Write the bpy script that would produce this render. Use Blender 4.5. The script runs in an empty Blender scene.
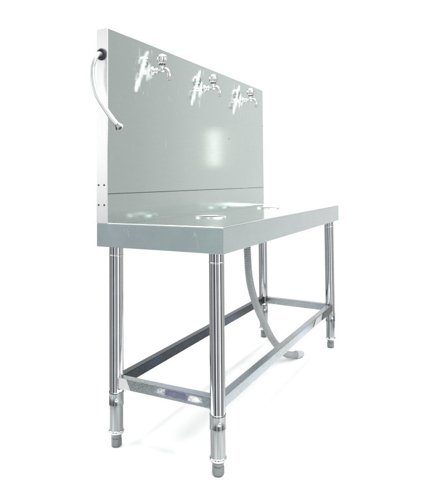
import bpy, bmesh, math, random
from mathutils import Vector, Matrix, noise
random.seed(4)
S = bpy.context.scene
C = S.collection
PI = math.pi

# ------------------------------------------------------------------ materials
def new_mat(name):
    m = bpy.data.materials.new(name); m.use_nodes = True
    nt = m.node_tree
    return m, nt, nt.nodes['Principled BSDF']

def N(nt, t, **k):
    n = nt.nodes.new(t)
    for a, v in k.items():
        setattr(n, a, v)
    return n

def steel(name, col, rough, scale=(1, 1, 1), var=.04, rvar=.06, bump=.0, blotch=3.0,
          grain=(4, 300, 4), gstr=.02, scratch=0.0, aniso=0.0, wave=0.0, gcol=0.0):
    """metal with slow mottling, fine grain and a few scuffs"""
    m, nt, b = new_mat(name)
    L = nt.links.new
    tc = N(nt, 'ShaderNodeTexCoord')
    n1 = N(nt, 'ShaderNodeTexNoise'); n1.inputs['Scale'].default_value = blotch
    n1.inputs['Detail'].default_value = 5; n1.inputs['Roughness'].default_value = .6
    L(tc.outputs['Object'], n1.inputs['Vector'])
    mp = N(nt, 'ShaderNodeMapping'); mp.inputs['Scale'].default_value = grain
    L(tc.outputs['Object'], mp.inputs['Vector'])
    n2 = N(nt, 'ShaderNodeTexNoise'); n2.inputs['Scale'].default_value = 1
    n2.inputs['Detail'].default_value = 3
    L(mp.outputs['Vector'], n2.inputs['Vector'])
    cr = N(nt, 'ShaderNodeMix', data_type='RGBA')
    cr.inputs['A'].default_value = tuple(max(0, c - var) for c in col) + (1,)
    cr.inputs['B'].default_value = tuple(min(1, c + var) for c in col) + (1,)
    L(n1.outputs['Fac'], cr.inputs['Factor'])
    b.inputs['Metallic'].default_value = 1
    # roughness
    ma = N(nt, 'ShaderNodeMapRange'); ma.inputs['From Min'].default_value = .3; ma.inputs['From Max'].default_value = .7
    ma.inputs['To Min'].default_value = max(.01, rough - rvar); ma.inputs['To Max'].default_value = rough + rvar
    L(n1.outputs['Fac'], ma.inputs['Value'])
    out_col = cr.outputs['Result']; out_r = ma.outputs['Result']
    if gcol:        # brushed lines; on the sleeve, reflected streaks painted into the colour
        gr = N(nt, 'ShaderNodeMapRange'); gr.inputs['From Min'].default_value = .3; gr.inputs['From Max'].default_value = .7
        gr.inputs['To Min'].default_value = 1 - gcol; gr.inputs['To Max'].default_value = 1 + gcol
        L(n2.outputs['Fac'], gr.inputs['Value'])
        vm = N(nt, 'ShaderNodeVectorMath', operation='SCALE'); L(out_col, vm.inputs[0]); L(gr.outputs['Result'], vm.inputs['Scale'])
        out_col = vm.outputs[0]
    if scratch > 0:
        # sparse scuffs and dull water marks
        mp3 = N(nt, 'ShaderNodeMapping'); mp3.inputs['Scale'].default_value = (26, 26, 9)
        mp3.inputs['Rotation'].default_value = (0, .5, 0)
        L(tc.outputs['Object'], mp3.inputs['Vector'])
        n3 = N(nt, 'ShaderNodeTexNoise'); n3.inputs['Scale'].default_value = 1.4; n3.inputs['Detail'].default_value = 6
        n3.inputs['Roughness'].default_value = .7; n3.inputs['Distortion'].default_value = .8
        L(mp3.outputs['Vector'], n3.inputs['Vector'])
        r3 = N(nt, 'ShaderNodeValToRGB'); r3.color_ramp.elements[0].position = .62; r3.color_ramp.elements[1].position = .74
        L(n3.outputs['Fac'], r3.inputs['Fac'])
        sc = N(nt, 'ShaderNodeMath', operation='MULTIPLY'); sc.inputs[1].default_value = scratch
        L(r3.outputs['Color'], sc.inputs[0])
        mx = N(nt, 'ShaderNodeMix', data_type='RGBA'); mx.inputs['B'].default_value = (.86, .88, .88, 1)
        L(sc.outputs[0], mx.inputs['Factor']); L(out_col, mx.inputs['A'])
        out_col = mx.outputs['Result']
        ad = N(nt, 'ShaderNodeMath', operation='MULTIPLY_ADD'); ad.inputs[1].default_value = .35
        L(sc.outputs[0], ad.inputs[0]); L(out_r, ad.inputs[2])
        out_r = ad.outputs[0]
    L(out_col, b.inputs['Base Color']); L(out_r, b.inputs['Roughness'])
    if aniso:
        b.inputs['Anisotropic'].default_value = aniso
    bp = N(nt, 'ShaderNodeBump'); bp.inputs['Strength'].default_value = gstr; bp.inputs['Distance'].default_value = .001
    L(n2.outputs['Fac'], bp.inputs['Height'])
    if wave:
        n4 = N(nt, 'ShaderNodeTexNoise'); n4.inputs['Scale'].default_value = 2.2; n4.inputs['Detail'].default_value = 1
        L(tc.outputs['Object'], n4.inputs['Vector'])
        b2 = N(nt, 'ShaderNodeBump'); b2.inputs['Strength'].default_value = wave; b2.inputs['Distance'].default_value = .02
        L(n4.outputs['Fac'], b2.inputs['Height']); L(bp.outputs['Normal'], b2.inputs['Normal'])
        L(b2.outputs['Normal'], b.inputs['Normal'])
    else:
        L(bp.outputs['Normal'], b.inputs['Normal'])
    return m

def plain(name, col, rough=.5, metal=0.0, var=.1, scale=40):
    m, nt, b = new_mat(name); L = nt.links.new
    tc = N(nt, 'ShaderNodeTexCoord'); n1 = N(nt, 'ShaderNodeTexNoise'); n1.inputs['Scale'].default_value = scale
    L(tc.outputs['Object'], n1.inputs['Vector'])
    mx = N(nt, 'ShaderNodeMix', data_type='RGBA')
    mx.inputs['A'].default_value = tuple(c * (1 - var) for c in col) + (1,)
    mx.inputs['B'].default_value = tuple(min(1, c * (1 + var)) for c in col) + (1,)
    L(n1.outputs['Fac'], mx.inputs['Factor']); L(mx.outputs['Result'], b.inputs['Base Color'])
    b.inputs['Roughness'].default_value = rough; b.inputs['Metallic'].default_value = metal
    return m

M = {}
M['panel'] = steel('brushed_panel_steel', (.645, .712, .683), .10, var=.035, rvar=.03, blotch=2.0,
                   grain=(5, 5, 700), gstr=.06, gcol=.012, scratch=.5, wave=.02)
M['apron'] = steel('apron_steel', (.58, .64, .64), .09, var=.06, rvar=.03, blotch=7, grain=(3, 3, 300), gstr=.03, scratch=.5, wave=.02, gcol=.012)
M['deck'] = steel('worktop_steel', (.58, .63, .62), .13, var=.05, rvar=.05, blotch=9, grain=(4, 200, 4), gstr=.04, scratch=.3, wave=.05)
M['cap'] = steel('end_cap_steel', (.745, .735, .735), .24, var=.02, rvar=.04, blotch=5, grain=(3, 200, 3), gstr=.02)
M['cap'].node_tree.nodes['Principled BSDF'].inputs['Metallic'].default_value = .6   # part diffuse, so the face stays pale
M['tube'] = steel('polished_tube_steel', (.62, .63, .63), .12, var=.05, rvar=.03, blotch=12, grain=(60, 60, 2), gstr=.05, wave=.035)
M['chrome'] = steel('chrome', (.78, .79, .79), .07, var=.02, rvar=.02, gstr=0)
for k_ in ('tube', 'chrome'):
    M[k_].node_tree.nodes['Principled BSDF'].inputs['Specular Tint'].default_value = (.35, .36, .37, 1)   # duller towards the silhouette
M['foot'] = steel('cast_foot_steel', (.20, .215, .215), .38, var=.07, rvar=.08, blotch=60, grain=(90, 90, 90), gstr=.2)

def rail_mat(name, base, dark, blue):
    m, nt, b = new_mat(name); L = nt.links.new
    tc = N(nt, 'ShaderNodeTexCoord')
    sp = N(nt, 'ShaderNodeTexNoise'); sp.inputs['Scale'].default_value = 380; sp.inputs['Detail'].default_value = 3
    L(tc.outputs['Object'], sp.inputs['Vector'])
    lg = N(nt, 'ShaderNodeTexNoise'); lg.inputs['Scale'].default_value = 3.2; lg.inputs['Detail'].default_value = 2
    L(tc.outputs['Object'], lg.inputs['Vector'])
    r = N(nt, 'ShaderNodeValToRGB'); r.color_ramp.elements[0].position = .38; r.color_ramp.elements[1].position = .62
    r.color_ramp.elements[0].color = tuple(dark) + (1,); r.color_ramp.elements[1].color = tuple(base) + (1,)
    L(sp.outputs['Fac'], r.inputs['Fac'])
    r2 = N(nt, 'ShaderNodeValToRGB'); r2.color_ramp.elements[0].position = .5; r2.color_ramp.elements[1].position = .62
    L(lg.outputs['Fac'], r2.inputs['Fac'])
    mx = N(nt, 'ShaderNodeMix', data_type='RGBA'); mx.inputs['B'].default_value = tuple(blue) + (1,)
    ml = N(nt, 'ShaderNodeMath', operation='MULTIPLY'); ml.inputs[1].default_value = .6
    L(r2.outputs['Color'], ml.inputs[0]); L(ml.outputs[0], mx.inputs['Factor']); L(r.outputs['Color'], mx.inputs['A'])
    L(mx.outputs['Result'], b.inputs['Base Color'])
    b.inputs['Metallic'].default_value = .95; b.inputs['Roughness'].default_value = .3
    return m
M['rail'] = rail_mat('rail_steel_reflection_speckle', (.44, .47, .465), (.19, .215, .215), (.36, .42, .50))  # speckle puts the floor's reflection into the colour
M['rail_dark_refl'] = rail_mat('rail_steel_dark_reflection', (.045, .06, .068), (.012, .018, .022), (.04, .06, .11))  # darker copy for the rear rail, its dark reflection painted in
M['film'] = plain('white_film', (.60, .61, .61), .5, var=.03)
M['film_grey'] = plain('pale_film', (.42, .44, .44), .4, var=.08)
M['dark_refl'] = plain('painted_dark_reflection', (.045, .05, .05), .4, var=.4, scale=120)  # dark reflection painted as a patch on the front rail
M['sleeve'] = steel('dull_sleeve_steel', (.26, .275, .275), .24, var=.05, rvar=.05, blotch=14, grain=(170, 170, 3), gstr=.3, gcol=.35)  # vertical streaks paint reflections into the sleeve colour
M['drain'] = steel('satin_drain_steel', (.80, .82, .81), .32, var=.02, rvar=.02, gstr=0)
M['purple'] = plain('violet_print', (.13, .13, .27), .5, var=.5, scale=150)
M['rubber'] = plain('black_rubber', (.03, .035, .04), .5)
M['dark'] = plain('dark_gap', (.03, .035, .035), .6)
M['rivet'] = plain('dark_rivet', (.09, .09, .09), .4, .6)
M['thread'] = plain('drain_dark', (.06, .07, .07), .45, .5)

# braided white hose
m, nt, b = new_mat('white_braided_hose'); L = nt.links.new
tc = N(nt, 'ShaderNodeTexCoord'); w = N(nt, 'ShaderNodeTexWave'); w.inputs['Scale'].default_value = 160; w.bands_direction = 'DIAGONAL'
w.inputs['Distortion'].default_value = 2
L(tc.outputs['Object'], w.inputs['Vector'])
mx = N(nt, 'ShaderNodeMix', data_type='RGBA'); mx.inputs['A'].default_value = (.50, .52, .53, 1); mx.inputs['B'].default_value = (.84, .85, .86, 1)
L(w.outputs['Fac'], mx.inputs['Factor']); L(mx.outputs['Result'], b.inputs['Base Color']); b.inputs['Roughness'].default_value = .3; b.inputs['Metallic'].default_value = .65
M['braid'] = m
M['corr'] = plain('grey_corrugated_plastic', (.36, .38, .38), .32, var=.12)
M['nozzle'] = plain('pale_grey_plastic', (.5, .53, .53), .4)

# ragged see-through material: painted glints by the taps, smears on the rail
def ragged_mat(name='painted_tap_glint', colour=(.93, .95, .94), scale=(48, 1, 11)):
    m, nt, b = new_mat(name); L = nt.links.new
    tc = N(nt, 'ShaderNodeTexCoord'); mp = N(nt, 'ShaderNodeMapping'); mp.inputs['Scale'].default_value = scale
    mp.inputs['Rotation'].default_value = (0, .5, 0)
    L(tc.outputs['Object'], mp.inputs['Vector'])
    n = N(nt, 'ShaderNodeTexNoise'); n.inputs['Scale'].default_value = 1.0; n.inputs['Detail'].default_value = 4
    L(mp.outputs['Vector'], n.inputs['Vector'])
    at = N(nt, 'ShaderNodeAttribute'); at.attribute_name = 'cover_amount'
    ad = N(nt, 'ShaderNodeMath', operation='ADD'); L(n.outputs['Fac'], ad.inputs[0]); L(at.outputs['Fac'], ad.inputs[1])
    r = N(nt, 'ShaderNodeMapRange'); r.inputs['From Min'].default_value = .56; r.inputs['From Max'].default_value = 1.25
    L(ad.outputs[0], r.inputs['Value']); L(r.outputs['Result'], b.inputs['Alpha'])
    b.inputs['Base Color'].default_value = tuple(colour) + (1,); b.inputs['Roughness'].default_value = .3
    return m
M['tap_glint'] = ragged_mat()
M['violet_smear'] = ragged_mat('violet_smear', (.17, .17, .29), (1, 70, 120))
M['white_smear'] = ragged_mat('white_smear', (.9, .9, .9), (1, 90, 160))

# ------------------------------------------------------------------ mesh helpers
def link(name, bm, mat, parent=None, loc=None, smooth=False, angle=35, flat=False):
    me = bpy.data.meshes.new(name); bmesh.ops.recalc_face_normals(bm, faces=bm.faces)
    bm.to_mesh(me); bm.free()
    me.materials.append(mat)
    if smooth:
        for p in me.polygons: p.use_smooth = True
        try: me.set_sharp_from_angle(angle=math.radians(angle))
        except Exception: pass
    o = bpy.data.objects.new(name, me); C.objects.link(o)
    if flat:
        w = o.modifiers.new('weighted', 'WEIGHTED_NORMAL'); w.keep_sharp = True; w.weight = 100
    if parent: o.parent = parent
    if loc: o.location = loc
    return o

def box(bm, x0, x1, y0, y1, z0, z1, bev=0.0, seg=2):
    r = bmesh.ops.create_cube(bm, size=1)
    vs = r['verts']
    for v in vs:
        v.co = Vector(((x0 + x1) / 2 + v.co.x * (x1 - x0), (y0 + y1) / 2 + v.co.y * (y1 - y0), (z0 + z1) / 2 + v.co.z * (z1 - z0)))
    if bev:
        es = list({e for v in vs for e in v.link_edges})
        bmesh.ops.bevel(bm, geom=es, offset=bev, segments=seg, profile=.5, affect='EDGES')

def lathe(bm, prof, center=(0, 0, 0), axis='Z', seg=40, caps=True, radial=None):
    """prof: list of (r, h) along the axis"""
    c = Vector(center); rings = []
    for r, h in prof:
        ring = []
        for i in range(seg):
            a = 2 * PI * i / seg
            rr = r * (radial(a, h) if radial else 1)
            p = (rr * math.cos(a), rr * math.sin(a), h)
            if axis == 'Y': p = (p[0], -p[2], p[1])     # grows towards -y
            elif axis == 'X': p = (-p[2], p[0], p[1])   # grows towards -x
            ring.append(bm.verts.new(c + Vector(p)))
        rings.append(ring)
    for a, b_ in zip(rings, rings[1:]):
        for i in range(seg):
            bm.faces.new((a[i], a[(i + 1) % seg], b_[(i + 1) % seg], b_[i]))
    if caps:
        bm.faces.new(rings[0]); bm.faces.new(rings[-1])
    return rings

def catmull(pts, n):
    P = [Vector(p) for p in pts]; P = [P[0] * 2 - P[1]] + P + [P[-1] * 2 - P[-2]]
    out = []
    for i in range(1, len(P) - 2):
        for k in range(n):
            t = k / n; a, b_, c, d = P[i - 1:i + 3]
            out.append(.5 * ((2 * b_) + (c - a) * t + (2 * a - 5 * b_ + 4 * c - d) * t * t + (3 * b_ - 3 * c + d - a) * t ** 3))
    out.append(P[-2]); return out

def tube(bm, path, rad, seg=20, caps=True):
    prev = None; rings = []
    up = Vector((.3, .2, 1)).normalized()
    nrm = None
    for i, p in enumerate(path):
        t = (path[min(i + 1, len(path) - 1)] - path[max(i - 1, 0)]).normalized()
        if nrm is None:
            nrm = t.orthogonal().normalized()
        nrm = (nrm - t * nrm.dot(t)).normalized(); bn = t.cross(nrm)
        r = rad(i / (len(path) - 1), i) if callable(rad) else rad
        rings.append([bm.verts.new(p + (nrm * math.cos(2 * PI * k / seg) + bn * math.sin(2 * PI * k / seg)) * r) for k in range(seg)])
    for a, b_ in zip(rings, rings[1:]):
        for k in range(seg):
            bm.faces.new((a[k], a[(k + 1) % seg], b_[(k + 1) % seg], b_[k]))
    if caps:
        bm.faces.new(rings[0]); bm.faces.new(rings[-1])

def resample(path, step):
    out = [path[0].copy()]; acc = 0
    for a, b_ in zip(path, path[1:]):
        d = (b_ - a).length; s = step - acc
        while s <= d:
            out.append(a.lerp(b_, s / d)); s += step
        acc = d - (s - step)
    return out

# ------------------------------------------------------------------ dimensions (metres)
Lx, D, T, A, H, TH = 1.549, .508, .800, .087, .708, .048
ZS = .902
X1, X2, X2F, Y1, Y2 = .0405, 1.497, 1.478, -.057, -.464

unit = bpy.data.objects.new('wash_sink', None); C.objects.link(unit)
unit.location = (Lx / 2, -D / 2, 0)
unit['label'] = 'stainless steel wash sink with three wall taps on a tall backsplash and four tubular legs'
unit['category'] = 'sink'
off = Matrix.Translation(-Vector(unit.location))
def part(name, bm, mat, parent=None, **k):
    """geometry is given in world metres; the part hangs under the sink"""
    o = link(name, bm, mat, parent or unit, **k)
    if parent is None: o.location = -Vector(unit.location)
    return o

# ---- worktop: rolled rim, slightly dished deck
bm = bmesh.new()
nx, ny = 90, 34
e = .0015
def prof(d):          # height relative to T for distance d inside the rim's edge
    if d <= 0: return -.0035
    if d < .003: return -.0035 + .0035 * math.sin(d / .003 * PI / 2)
    if d < .014: return 0
    if d < .024: return -.0065 * (1 - math.cos((d - .014) / .010 * PI)) / 2
    return -.0065
us = [0, .0008, .0018, .003, .0085, .014, .0165, .019, .0215, .024]
xs = us + [.024 + (Lx - .048) * i / nx for i in range(1, nx)] + [Lx - u for u in reversed(us)]
ys = us + [.024 + (D - TH - .024) * i / ny for i in range(1, ny + 1)]
grid = []
for x in xs:
    col = []
    for yy in ys:
        d = min(x, Lx - x, yy)
        z = T + prof(d)
        if d > .026:
            back = (D - TH) - yy
            z += .0007 * noise.noise(Vector((x * 5, yy * 7, 2))) * min(1, (d - .026) / .05)
            z += .006 * max(0, 1 - back / .012) ** 2     # coved joint with the backsplash
        col.append(bm.verts.new((x, -D + yy, z)))
    grid.append(col)
for i in range(len(xs) - 1):
    for j in range(len(ys) - 1):
        bm.faces.new((grid[i][j], grid[i + 1][j], grid[i + 1][j + 1], grid[i][j + 1]))
worktop = part('worktop', bm, M['deck'], smooth=True, angle=50)

def child(name, bm, mat, parent, **k):
    return link(name, bm, mat, parent, **k)
# aprons: folded sheet, 12 mm return at the bottom
def sheet_apron(x0, x1, y0, y1, ax):
    bm = bmesh.new(); box(bm, x0, x1, y0, y1, T - A, T - .0036, .0012, 2)
    return bm
bm = sheet_apron(0, .003, -D, 0, 'x'); a1 = child('apron', bm, M['apron'], worktop, smooth=True, flat=True, angle=80)
bm = sheet_apron(.003, Lx - .003, -D, -D + .003, 'y'); child('apron', bm, M['apron'], worktop, smooth=True, flat=True, angle=80)
bm = sheet_apron(Lx - .003, Lx, -D, 0, 'x'); child('apron', bm, M['apron'], worktop, smooth=True, flat=True, angle=80)
bm = sheet_apron(.003, Lx - .003, -.003, 0, 'y'); child('apron', bm, M['apron'], worktop, smooth=True, flat=True, angle=80)
bm = bmesh.new(); box(bm, .004, Lx - .004, -D + .004, -.004, T - A + .012, T - A + .015)
child('underside_panel', bm, M['foot'], worktop)

# drains: low chrome flange with a strainer dish coloured dark for the shade inside the hole
def drain(x, y):
    bm = bmesh.new(); z = T - .0062
    lathe(bm, [(.0, .0008), (.050, .0008), (.054, .002), (.058, .0042), (.0625, .0045), (.065, .0038), (.066, -.001)], (x, y, z), seg=64, caps=False)
    o = part('drain', bm, M['drain'], smooth=True, angle=60)
    bm = bmesh.new()
    lathe(bm, [(.0, .0022), (.045, .0018), (.0505, .0022)], (x, y, z), seg=48, caps=False)
    child('strainer', bm, M['thread'], o, smooth=True)
    bm = bmesh.new(); lathe(bm, [(.03, -.115), (.03, -.06), (.055, -.03), (.055, -.004)], (x, y, z), seg=32)
    child('drain_body', bm, M['thread'], o, smooth=True)
    return o
drain(.475, -.222); drain(1.225, -.195)

# ---- backsplash
bm = bmesh.new(); box(bm, .0016, Lx, -TH, 0, ZS + .0018, T + H, .0018, 3)
bs = part('backsplash', bm, M['panel'], smooth=True, flat=True, angle=80)
bm = bmesh.new(); box(bm, .0016, Lx, -TH + .0012, -.0005, T - .003, ZS, .001, 2)
child('upstand', bm, M['panel'], bs, smooth=True, flat=True, angle=80)
bm = bmesh.new(); box(bm, .004, Lx - .002, -TH + .004, -.004, ZS - .004, ZS + .006)
child('seam_gap', bm, M['dark'], bs)
# end cap: folded plate with a hole near the top
hy, hz, hr = -.0235, 1.412, .0205
bm = bmesh.new(); box(bm, -.0012, .0016, -TH - .0008, .0006, T - .0034, T + H - .001, .0012, 3)
cap = child('end_cap', bm, M['cap'], bs, smooth=True, flat=True, angle=80)
cap['label'] = 'white bright end cap of the backsplash'
bm = bmesh.new(); box(bm, Lx + .0001, Lx + .0018, -TH + .001, -.001, T - .0005, T + H - .001, .0006, 2)
child('end_cap', bm, M['cap'], bs, smooth=True, flat=True, angle=80)
# grommet ring and dark bore
bm = bmesh.new()
lathe(bm, [(.0135, -.002), (.0135, .004), (.0155, .0065), (.019, .007), (.0215, .0048), (.022, -.001)], (-.0012, hy, hz), 'X', 48, caps=False)
gr = child('hose_grommet', bm, M['rubber'], bs, smooth=True, angle=60)
bm = bmesh.new(); lathe(bm, [(.0005, .001), (.0134, .001)], (-.0012, hy, hz), 'X', 32, caps=False)
child('bore', bm, M['dark'], gr)
# rivets
for y, z in ((-.0095, .935), (-.0345, .935), (-.0095, .863), (-.0350, .863)):
    bm = bmesh.new(); lathe(bm, [(.0036, -.0002), (.0034, .0012), (.0022, .0020), (.0004, .0022)], (-.0012, y, z), 'X', 16)
    child('rivet', bm, M['rivet'], bs, smooth=True)
for x, y, z in ((.696, -TH + .008, T + H),):
    bm = bmesh.new(); lathe(bm, [(.004, -.001), (.0035, .002), (.0005, .0028)], (x, y, z), 'Z', 16)
    child('rivet', bm, M['rivet'], bs, smooth=True)
for x, z in ((1.539, 1.285), (1.042, 1.171)):  # screw at the right edge; the second dot stands for a scratch mark
    bm = bmesh.new(); lathe(bm, [(.0035, -.001), (.003, .0008), (.0004, .0012)], (x, -TH, z), 'Y', 12)
    child('rivet', bm, M['rivet'], bs, smooth=True)

# ---- taps
def make_tap(x, zc, zk):
    y0 = -TH
    bm = bmesh.new()
    # tapered bibcock body along -y
    lathe(bm, [(.0125, 0), (.0125, .006), (.0085, .008), (.0078, .014), (.0105, .0155), (.0118, .019), (.0105, .0225), (.0075, .024),
               (.0068, .031), (.0090, .036), (.0105, .043), (.0100, .051), (.0082, .056), (.0065, .058)], (x, y0, zc), 'Y', 28)
    # bonnet rising to the knob
    lathe(bm, [(.0100, .0), (.0100, .010), (.0078, .013), (.0070, .019), (.0095, .021), (.0095, .0255), (.006, .027)], (x, y0 - .0455, zc), 'Z', 28)
    tap = part('tap', bm, M['chrome'], smooth=True, angle=50)
    bm = bmesh.new(); lathe(bm, [(.0185, .0), (.0185, .0012), (.0170, .0030), (.0135, .0050), (.0126, .0075)], (x, y0, zc), 'Y', 40)
    child('flange', bm, M['chrome'], tap, smooth=True, angle=60)
    # spout: swan bend outwards and down
    bm = bmesh.new()
    p = catmull([(x, y0 - .048, zc + .001), (x, y0 - .058, zc + .0025), (x, y0 - .069, zc - .003), (x, y0 - .0765, zc - .014), (x, y0 - .0790, zc - .026)], 8)
    tube(bm, p, lambda t, i: .0088 - .0022 * t, 20)
    sp = child('spout', bm, M['chrome'], tap, smooth=True, angle=50)
    bm = bmesh.new(); lathe(bm, [(.0058, -.045), (.0062, -.043), (.0062, -.036), (.0074, -.034), (.0078, -.026), (.0070, -.022)], (x, y0 - .0792, zc), 'Z', 24)
    child('nozzle', bm, M['chrome'], tap, smooth=True, angle=50)
    # fluted round knob
    bm = bmesh.new()
    def flute(a, h): return 1 - .085 * (.5 + .5 * math.cos(a * 8)) ** 2
    hk = zk - zc
    lathe(bm, [(.0130, hk - .0205), (.0170, hk - .0165), (.0200, hk - .009), (.0212, hk - .001), (.0205, hk + .008), (.0178, hk + .0145), (.0130, hk + .019), (.0070, hk + .0208), (.001, hk + .0212)],
          (x, y0 - .0455, zc), 'Z', 96, radial=flute)
    kn = child('knob', bm, M['chrome'], tap, smooth=True, angle=60)
    bm = bmesh.new(); lathe(bm, [(.0115, hk - .0235), (.0145, hk - .0215), (.0140, hk - .0195)], (x, y0 - .0455, zc), 'Z', 32)
    child('collar', bm, M['rubber'], tap, smooth=True)
    return tap
t1 = make_tap(.301, 1.403, 1.447)
taps = [t1]
for dx, dz in ((.768 - .301, -.001), (1.242 - .301, .003)):
    c = t1.copy(); C.objects.link(c); c.parent = unit; c.location = t1.location + Vector((dx, 0, dz)); taps.append(c)
    for ch in list(t1.children):
        g = ch.copy(); C.objects.link(g); g.parent = c
# white streaks painted on the panel as bright glints beside each tap
def tap_glint(x, z, sx, seed, k=1.0):
    bm = bmesh.new(); lay = bm.verts.layers.float.new('cover_amount')
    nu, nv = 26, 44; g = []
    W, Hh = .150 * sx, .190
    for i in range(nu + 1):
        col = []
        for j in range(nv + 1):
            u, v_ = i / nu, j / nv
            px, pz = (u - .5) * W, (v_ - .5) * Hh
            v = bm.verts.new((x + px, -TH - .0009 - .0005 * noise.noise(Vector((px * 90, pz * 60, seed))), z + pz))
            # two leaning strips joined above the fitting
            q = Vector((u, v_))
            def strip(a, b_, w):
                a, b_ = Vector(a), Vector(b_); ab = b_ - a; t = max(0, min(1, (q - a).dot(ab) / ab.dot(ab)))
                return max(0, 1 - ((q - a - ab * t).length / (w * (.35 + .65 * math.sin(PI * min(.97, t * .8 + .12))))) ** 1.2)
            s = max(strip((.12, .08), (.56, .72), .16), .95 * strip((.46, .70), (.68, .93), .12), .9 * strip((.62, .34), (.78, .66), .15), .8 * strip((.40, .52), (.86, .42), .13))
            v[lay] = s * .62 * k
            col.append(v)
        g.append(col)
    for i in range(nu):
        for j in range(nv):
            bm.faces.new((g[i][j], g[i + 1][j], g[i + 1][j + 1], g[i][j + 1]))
    o = child('painted_glint', bm, M['tap_glint'], bs, smooth=True)
    o['label'] = 'white streaky glint painted beside a tap'
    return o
tap_glint(.236, 1.392, 1.0, 1, .88); tap_glint(.688, 1.392, 1.05, 5, .82); tap_glint(1.158, 1.396, 1.12, 9, .82)

# ---- inlet hose at the end cap
pts = [(.004, -.0225, 1.4105), (-.014, -.0225, 1.411), (-.031, -.024, 1.401), (-.040, -.020, 1.380), (-.042, -.0145, 1.352), (-.041, -.016, 1.310),
       (-.040, -.034, 1.256), (-.039, -.066, 1.210), (-.039, -.100, 1.168), (-.039, -.124, 1.143)]
path = resample(catmull(pts, 10), .0016)
bm = bmesh.new(); tube(bm, path, lambda t, i: .0088 + .00025 * (i % 3), 20)
hose = part('inlet_hose', bm, M['braid'], smooth=True, angle=80)
d = (Vector(pts[-1]) - Vector(pts[-2])).normalized(); e0 = Vector(pts[-1])
bm = bmesh.new()
nutp = [e0 + d * s for s in (-.004, 0, .004, .0055, .0125, .0135, .015)]
nr = [.0100, .0102, .0102, .0135, .0140, .0140, .0128]
tube(bm, nutp, lambda t, i: nr[i], 6)
child('hose_nut', bm, M['chrome'], hose, smooth=False)
bm = bmesh.new(); tube(bm, [e0 + d * .0148, e0 + d * .0155], .0078, 16)
child('nut_bore', bm, M['dark'], hose)

# ---- corrugated drain hose
pts = [(.795, -.25, .74), (.799, -.25, .665), (.804, -.25, .593), (.819, -.25, .496), (.852, -.252, .410), (.908, -.256, .322),
       (.985, -.264, .222), (1.050, -.285, .126), (1.120, -.318, .052), (1.178, -.336, .026), (1.215, -.353, .021)]
path = resample(catmull(pts, 12), .0014)
bm = bmesh.new(); tube(bm, path, lambda t, i: .0163 + .0020 * math.sin(i * 2 * PI / 6), 24)
dh = part('drain_hose', bm, M['corr'], smooth=True, angle=80)
d = (Vector(pts[-1]) - Vector(pts[-2])).normalized(); e0 = Vector(pts[-1])
bm = bmesh.new(); rr = [.0200, .0205, .0205, .0185, .0170, .0135]
tube(bm, [e0 + d * s for s in (-.008, -.006, .012, .014, .036, .046)], lambda t, i: rr[i], 24)
child('hose_nozzle', bm, M['nozzle'], dh, smooth=True, angle=40)

# ---- legs
def make_leg(x, y):
    bm = bmesh.new()
    lathe(bm, [(.0250, .155), (.0250, T - A + .011)], (x, y, 0), seg=48)
    leg = part('leg', bm, M['tube'], smooth=True)
    bm = bmesh.new(); lathe(bm, [(.0252, .679), (.0257, .6798), (.0257, .6825), (.0252, .6833)], (x, y, 0), seg=48, caps=False)
    child('seam_ring', bm, M['chrome'], leg, smooth=True)
    bm = bmesh.new(); lathe(bm, [(.0248, .058), (.0248, .150)], (x, y, 0), seg=48)
    child('sleeve', bm, M['sleeve'], leg, smooth=True)
    bm = bmesh.new(); lathe(bm, [(.0250, .146), (.0268, .1475), (.0270, .151), (.0266, .1525), (.0266, .189), (.0272, .1905), (.0270, .194), (.0251, .1955)], (x, y, 0), seg=48, caps=False)
    col = child('collar', bm, M['sleeve'], leg, smooth=True, angle=25)
    dv = Vector((-.80, -.60, 0)).normalized()
    bm = bmesh.new()
    c0 = Vector((x, y, .170)) + dv * .0258
    tube(bm, [c0 + dv * s for s in (0, .002, .0036, .0044)], lambda t, i: (.0062, .0062, .0048, .002)[i], 18)
    child('screw', bm, M['chrome'], leg, smooth=True, angle=40)
    bm = bmesh.new()
    lathe(bm, [(.0249, .060), (.0270, .0585), (.0285, .0545), (.0278, .0510), (.0240, .0455), (.0200, .0430)], (x, y, 0), seg=48)
    child('lip_ring', bm, M['tube'], leg, smooth=True, angle=60)
    bm = bmesh.new()
    def hexa(a, h):
        k = (a + .2) % (PI / 3) - PI / 6
        return (.93 / math.cos(k)) if .006 < h < .030 else 1.0
    lathe(bm, [(.0150, .0), (.0182, .004), (.0190, .0065), (.0194, .008), (.0190, .029), (.0170, .031), (.0186, .033), (.0186, .044)], (x, y, 0), seg=48, radial=hexa)
    child('foot', bm, M['foot'], leg, smooth=True, angle=25)
    return leg
leg1 = make_leg(X1, Y1)
for x, y, rz in ((X1, Y2, 0), (X2F, Y2 - .004, 0), (X2, Y1, 0)):
    c = leg1.copy(); C.objects.link(c); c.parent = unit
    c.location = leg1.location + Vector((x - X1, y - Y1, 0))
    for ch in leg1.children:
        g = ch.copy(); C.objects.link(g); g.parent = c

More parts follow.
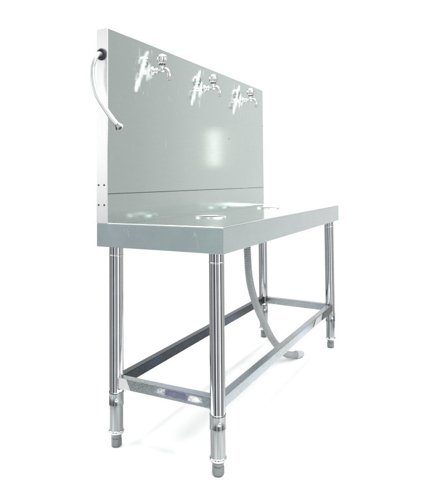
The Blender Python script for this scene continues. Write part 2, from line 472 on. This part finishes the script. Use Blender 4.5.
# ---- rails (square tube)
def rail(p0, p1, w, z0, z1, mat, label=None):
    p0, p1 = Vector(p0), Vector(p1); dd = p1 - p0; ln = dd.length
    bm = bmesh.new(); box(bm, 0, ln, -w / 2, w / 2, z0, z1, .0022, 3)
    bmesh.ops.transform(bm, matrix=Matrix.Translation((p0.x, p0.y, 0)) @ Matrix.Rotation(math.atan2(dd.y, dd.x), 4, 'Z'), verts=bm.verts)
    o = part('rail', bm, mat, smooth=True, flat=True, angle=80)
    if label: o['label'] = label
    return o
rz0, rz1 = .210, .249
def welds(o, pts, ax):
    for (x, y), sgn in pts:
        bm = bmesh.new(); h = .0155; loop = []
        for k in range(33):
            t = k / 32 * 4; q, r_ = int(t) % 4, t - int(t)
            cs = [(-h, rz0 - .003), (h, rz0 - .003), (h, rz1 - .004), (-h, rz1 - .004), (-h, rz0 - .003)]
            a, b_ = cs[q], cs[q + 1]
            u, z = a[0] + (b_[0] - a[0]) * r_, a[1] + (b_[1] - a[1]) * r_
            d = math.sqrt(max(0, .0245 ** 2 - u * u)) * sgn
            loop.append(Vector((x + u, y + d, z)) if ax == 'y' else Vector((x + d, y + u, z)))
        tube(bm, loop, lambda t, i: .0016 + .0009 * (i % 2), 8)
        child('weld_bead', bm, M['foot'], o, smooth=True, angle=80)
end_rail = rail((X1, Y1 - .005, 0), (X1, Y2 + .005, 0), .030, rz0, rz1, M['rail'])
front_rail = rail((X1 + .005, Y2, 0), (X2F - .005, Y2 - .004, 0), .030, rz0 - .004, rz1 - .006, M['rail'])
back_rail = rail((X1 + .005, Y1, 0), (X2 - .005, Y1, 0), .030, rz0 - .004, rz1 - .004, M['rail_dark_refl'], 'rear rail with a dark bluish reflection painted in its colour')
far_rail = rail((X2, Y1 - .005, 0), (X2F, Y2 + .005, 0), .030, rz0 - .004, rz1 - .006, M['rail'])
welds(end_rail, [((X1, Y1), -1), ((X1, Y2), 1)], 'y'); welds(far_rail, [((X2, Y1), -1), ((X2F, Y2 - .004), 1)], 'y')
welds(front_rail, [((X1, Y2), 1), ((X2F, Y2 - .004), -1)], 'x'); welds(back_rail, [((X1, Y1), 1), ((X2, Y1), -1)], 'x')
def poly_patch(pts, thick, axis, const, mat, parent, name, label=None):
    """thin sheet patch; axis 'x' -> pts are (y,z) at x=const; axis 'y' -> pts are (x,z)"""
    bm = bmesh.new()
    f, g = [], []
    for a, b_ in pts:
        if axis == 'x': f.append(bm.verts.new((const, a, b_))); g.append(bm.verts.new((const - thick, a, b_)))
        else: f.append(bm.verts.new((a, const, b_))); g.append(bm.verts.new((a, const - thick, b_)))
    bm.faces.new(f); bm.faces.new(list(reversed(g)))
    for i in range(len(f)):
        j = (i + 1) % len(f); bm.faces.new((f[i], f[j], g[j], g[i]))
    o = child(name, bm, mat, parent)
    if label: o['label'] = label
    return o
xo = X1 - .015
poly_patch([(Y1 - .018, rz0 + .0005), (-.130, rz0 + .0005), (-.112, rz1 - .001), (Y1 - .018, rz1 - .001)], .0008, 'x', xo - .0002, M['film'], end_rail, 'film_patch', 'white film patch at the end of the rail')
def blob(c, ry, rzz, n, seed):
    return [(c[0] + ry * math.cos(2 * PI * i / n) * (1 + .25 * noise.noise(Vector((i * .9, seed, 0)))), c[1] + rzz * math.sin(2 * PI * i / n) * (1 + .3 * noise.noise(Vector((i * 1.3, seed, 4))))) for i in range(n)]
def smear(cy_, cz_, ry, rzz, mat, seed, k, name, label):
    bm = bmesh.new(); lay = bm.verts.layers.float.new('cover_amount'); g = []
    for i in range(21):
        row = []
        for j in range(9):
            u, v_ = i / 10 - 1, j / 4 - 1
            v = bm.verts.new((xo - .0008, cy_ + u * ry, cz_ + v_ * rzz)); d = math.sqrt(abs(u) ** 2.6 + abs(v_) ** 2.6)
            v[lay] = max(0, min(1, (1 - d) * 2)) * k; row.append(v)
        g.append(row)
    for i in range(20):
        for j in range(8): bm.faces.new((g[i][j], g[i + 1][j], g[i + 1][j + 1], g[i][j + 1]))
    o = child(name, bm, mat, end_rail, smooth=True); o['label'] = label
smear(-.318, .2320, .056, .0130, M['violet_smear'], 1, .62, 'sticker', 'faded violet sticker on the end rail')
smear(-.385, .2310, .034, .0125, M['white_smear'], 2, .62, 'film_patch', 'white torn film at the right end of the violet sticker')
smear(-.262, .2330, .028, .0130, M['white_smear'], 3, .42, 'film_patch', 'white torn film at the left end of the violet sticker')
yo = Y2 - .0195
poly_patch([(1.09, rz0 + .001), (1.215, rz0 - .003), (1.245, rz1 - .008), (1.13, rz1 - .008)], .0008, 'y', yo, M['film_grey'], front_rail, 'film_patch', 'pale film patch on the front rail')
poly_patch([(1.250, rz0 - .003), (X2F - .026, rz0 - .003), (X2F - .026, rz1 - .010), (1.275, rz1 - .010)], .0008, 'y', yo, M['dark_refl'], front_rail, 'dark_reflection_patch', 'dark reflection painted as a patch near the far front leg')

# ------------------------------------------------------------------ floor: white studio sheet
bm = bmesh.new()
FX, FY, FR = Lx / 2 + .32, D / 2 + .30, .25      # rounded sheet of white board under the sink
ring = []
for cx, cy, a0 in ((FX - FR, FY - FR, 0), (-FX + FR, FY - FR, 90), (-FX + FR, -FY + FR, 180), (FX - FR, -FY + FR, 270)):
    for k in range(13):
        a = math.radians(a0 + 90 * k / 12)
        ring.append(bm.verts.new((Lx / 2 + cx + FR * math.cos(a), -D / 2 + cy + FR * math.sin(a), 0)))
bm.faces.new(ring)
m, nt, b = new_mat('white_studio_floor'); b.inputs['Roughness'].default_value = .8; b.inputs['Specular IOR Level'].default_value = .2
tc = N(nt, 'ShaderNodeTexCoord'); nn = N(nt, 'ShaderNodeTexNoise'); nn.inputs['Scale'].default_value = 3
nt.links.new(tc.outputs['Object'], nn.inputs['Vector'])
mx = N(nt, 'ShaderNodeMix', data_type='RGBA'); mx.inputs['A'].default_value = (.94, .94, .94, 1); mx.inputs['B'].default_value = (.96, .96, .96, 1)
nt.links.new(nn.outputs['Fac'], mx.inputs['Factor']); nt.links.new(mx.outputs['Result'], b.inputs['Base Color'])
fl = link('floor', bm, m); fl['kind'] = 'structure'

# ------------------------------------------------------------------ world: surroundings by direction, bands made up for the steel's reflections
W = bpy.data.worlds.new('World'); S.world = W; W.use_nodes = True
nt = W.node_tree; nt.nodes.clear(); L = nt.links.new
out = N(nt, 'ShaderNodeOutputWorld'); bg = N(nt, 'ShaderNodeBackground')
tc = N(nt, 'ShaderNodeTexCoord'); sx = N(nt, 'ShaderNodeSeparateXYZ'); L(tc.outputs['Generated'], sx.inputs[0])
at = N(nt, 'ShaderNodeMath', operation='ARCTAN2'); L(sx.outputs['Y'], at.inputs[0]); L(sx.outputs['X'], at.inputs[1])
az = N(nt, 'ShaderNodeMapRange'); az.inputs['From Min'].default_value = -PI; az.inputs['From Max'].default_value = PI; L(at.outputs[0], az.inputs['Value'])
SC = 2.0      # ramp colours hold radiance / SC
def ramp(stops):
    r = N(nt, 'ShaderNodeValToRGB'); cr = r.color_ramp; cr.interpolation = 'LINEAR'
    st = sorted(stops)
    def fac(a): return (a + 180) / 360
    while len(cr.elements) < len(st): cr.elements.new(.5)
    for el, (a, c) in zip(cr.elements, st):
        el.position = fac(a)
        if not isinstance(c, tuple): c = (c, c, c)
        el.color = tuple(v / SC for v in c) + (1,)
    L(az.outputs['Result'], r.inputs['Fac']); return r
G = lambda v: (v * .98, v * 1.0, v * .99)
upper = ramp([(-180, .75), (-168, 1.5), (-161, 1.5), (-157, .1), (-146, .1), (-142, .8), (-118, 1.0), (-97, .15), (-80, .2), (-72, .75),
              (-45, .55), (-36, .60), (-31, .69), (-28.5, .80), (-25, .82), (-23, .83), (-20, .90), (-14, .95), (-6, 1.05), (0, 1.15), (67, 1.15), (70, .1), (82, .1), (86, 1.7), (120, 1.8), (160, 1.6), (164, .1), (174, .1), (178, .75)])
BL = (.50, .55, .62); LI = (.60, .60, .68)
lower = ramp([(-180, .5), (-172, .5), (-168, 1.7), (-161, 1.7), (-157, .07), (-146, .07), (-142, LI), (-118, LI), (-114, 1.7), (-101, 1.7), (-97, .1), (-80, .1), (-74, .8),
              (-45, .52), (-36, .60), (-31, .66), (-28.5, .76), (-25, .78), (-20, .84), (-12, .89), (0, 1.15), (67, 1.15), (70, .08), (95, .10), (102, 1.6), (109, .12), (122, .12), (128, (.50, .53, .58)), (146, (.51, .55, .57)), (158, (.58, .66, .66)), (163, .06), (174, .06)])
el = N(nt, 'ShaderNodeMapRange'); el.inputs['From Min'].default_value = -.045; el.inputs['From Max'].default_value = -.030
L(sx.outputs['Z'], el.inputs['Value'])
mx = N(nt, 'ShaderNodeMix', data_type='RGBA'); L(el.outputs['Result'], mx.inputs['Factor']); L(lower.outputs['Color'], mx.inputs['A']); L(upper.outputs['Color'], mx.inputs['B'])
# bright ceiling
ce = N(nt, 'ShaderNodeMapRange'); ce.inputs['From Min'].default_value = .55; ce.inputs['From Max'].default_value = .8; ce.interpolation_type = 'SMOOTHSTEP'
L(sx.outputs['Z'], ce.inputs['Value'])
mc = N(nt, 'ShaderNodeMix', data_type='RGBA'); mc.inputs['B'].default_value = (.8, .8, .8, 1)
zb = N(nt, 'ShaderNodeMapRange'); zb.inputs['From Min'].default_value = .225; zb.inputs['From Max'].default_value = .265; L(sx.outputs['Z'], zb.inputs['Value'])
ab = N(nt, 'ShaderNodeMapRange'); ab.inputs['From Min'].default_value = math.cos(math.radians(14)); ab.inputs['From Max'].default_value = math.cos(math.radians(9))
dt = N(nt, 'ShaderNodeVectorMath', operation='DOT_PRODUCT'); nz = N(nt, 'ShaderNodeVectorMath', operation='NORMALIZE')
fl2 = N(nt, 'ShaderNodeVectorMath', operation='MULTIPLY'); fl2.inputs[1].default_value = (1, 1, 0); L(tc.outputs['Generated'], fl2.inputs[0]); L(fl2.outputs[0], nz.inputs[0]); L(nz.outputs[0], dt.inputs[0])
dt.inputs[1].default_value = (math.cos(math.radians(143)), math.sin(math.radians(143)), 0); L(dt.outputs['Value'], ab.inputs['Value'])
mb = N(nt, 'ShaderNodeMath', operation='MULTIPLY'); L(zb.outputs['Result'], mb.inputs[0]); L(ab.outputs['Result'], mb.inputs[1])
md = N(nt, 'ShaderNodeMix', data_type='RGBA'); md.inputs['B'].default_value = (.37, .375, .385, 1); L(mb.outputs[0], md.inputs['Factor']); L(mx.outputs['Result'], md.inputs['A'])  # grey zone added, mirrored near the top of the end cap
L(ce.outputs['Result'], mc.inputs['Factor']); L(md.outputs['Result'], mc.inputs['A'])
L(mc.outputs['Result'], bg.inputs['Color']); bg.inputs['Strength'].default_value = SC
L(bg.outputs[0], out.inputs[0])

def area(name, loc, target, sx_, sy_, watts, col=(1, 1, 1)):
    l = bpy.data.lights.new(name, 'AREA'); l.shape = 'RECTANGLE'; l.size = sx_; l.size_y = sy_; l.energy = watts; l.color = col
    o = bpy.data.objects.new(name, l); C.objects.link(o); o.location = loc
    o.rotation_euler = (Vector(target) - Vector(loc)).to_track_quat('-Z', 'Y').to_euler()
    return o
area('added_floor_fill', (.8, -.3, 3.4), (.8, -.3, 0), 3.4, 2.4, 200)  # unseen lamp added overhead to lift the floor to white
area('added_front_fill', (.7, -3.4, 2.3), (.8, -.05, 1.0), 3.2, 1.8, 58)  # unseen lamp added to brighten the panel front and its painted glints
# window-like lamp whose blurred reflection shows on the backsplash
cam_loc = Vector((-1.5008, -1.2285, .9498)); hit = Vector((.861, -TH, 1.113))
v = (hit - cam_loc).normalized(); r = Vector((v.x, -v.y, v.z))
area('window_lamp', hit + r * 2.6, hit, .10, .36, .085, (1, 1, .94))

# ------------------------------------------------------------------ camera (solved from the photograph)
cam = bpy.data.cameras.new('Camera'); co = bpy.data.objects.new('Camera', cam); C.objects.link(co); S.camera = co
yaw, pitch, roll, f, u0, v0 = -1.0841, .0383, -.0073, 521.4793, 201.9982, 160.2782
fw = Vector((-math.sin(yaw), math.cos(yaw), 0)); rt = Vector((math.cos(yaw), math.sin(yaw), 0)); up = Vector((0, 0, 1))
fw2 = fw * math.cos(pitch) + up * math.sin(pitch); up2 = up * math.cos(pitch) - fw * math.sin(pitch)
rt3 = rt * math.cos(roll) + up2 * math.sin(roll); up3 = up2 * math.cos(roll) - rt * math.sin(roll)
mat = Matrix((rt3, up3, -fw2)).transposed().to_4x4(); mat.translation = cam_loc
co.matrix_world = mat
cam.sensor_fit = 'VERTICAL'; cam.sensor_height = 24; cam.lens = f / 504 * 24
cam.shift_x = (215 - u0) / 504; cam.shift_y = (v0 - 252) / 504
cam.clip_start = .05; cam.clip_end = 200

S.view_settings.view_transform = 'Standard'; S.view_settings.look = 'None'; S.view_settings.exposure = 0; S.view_settings.gamma = 1
S.render.engine = 'CYCLES'
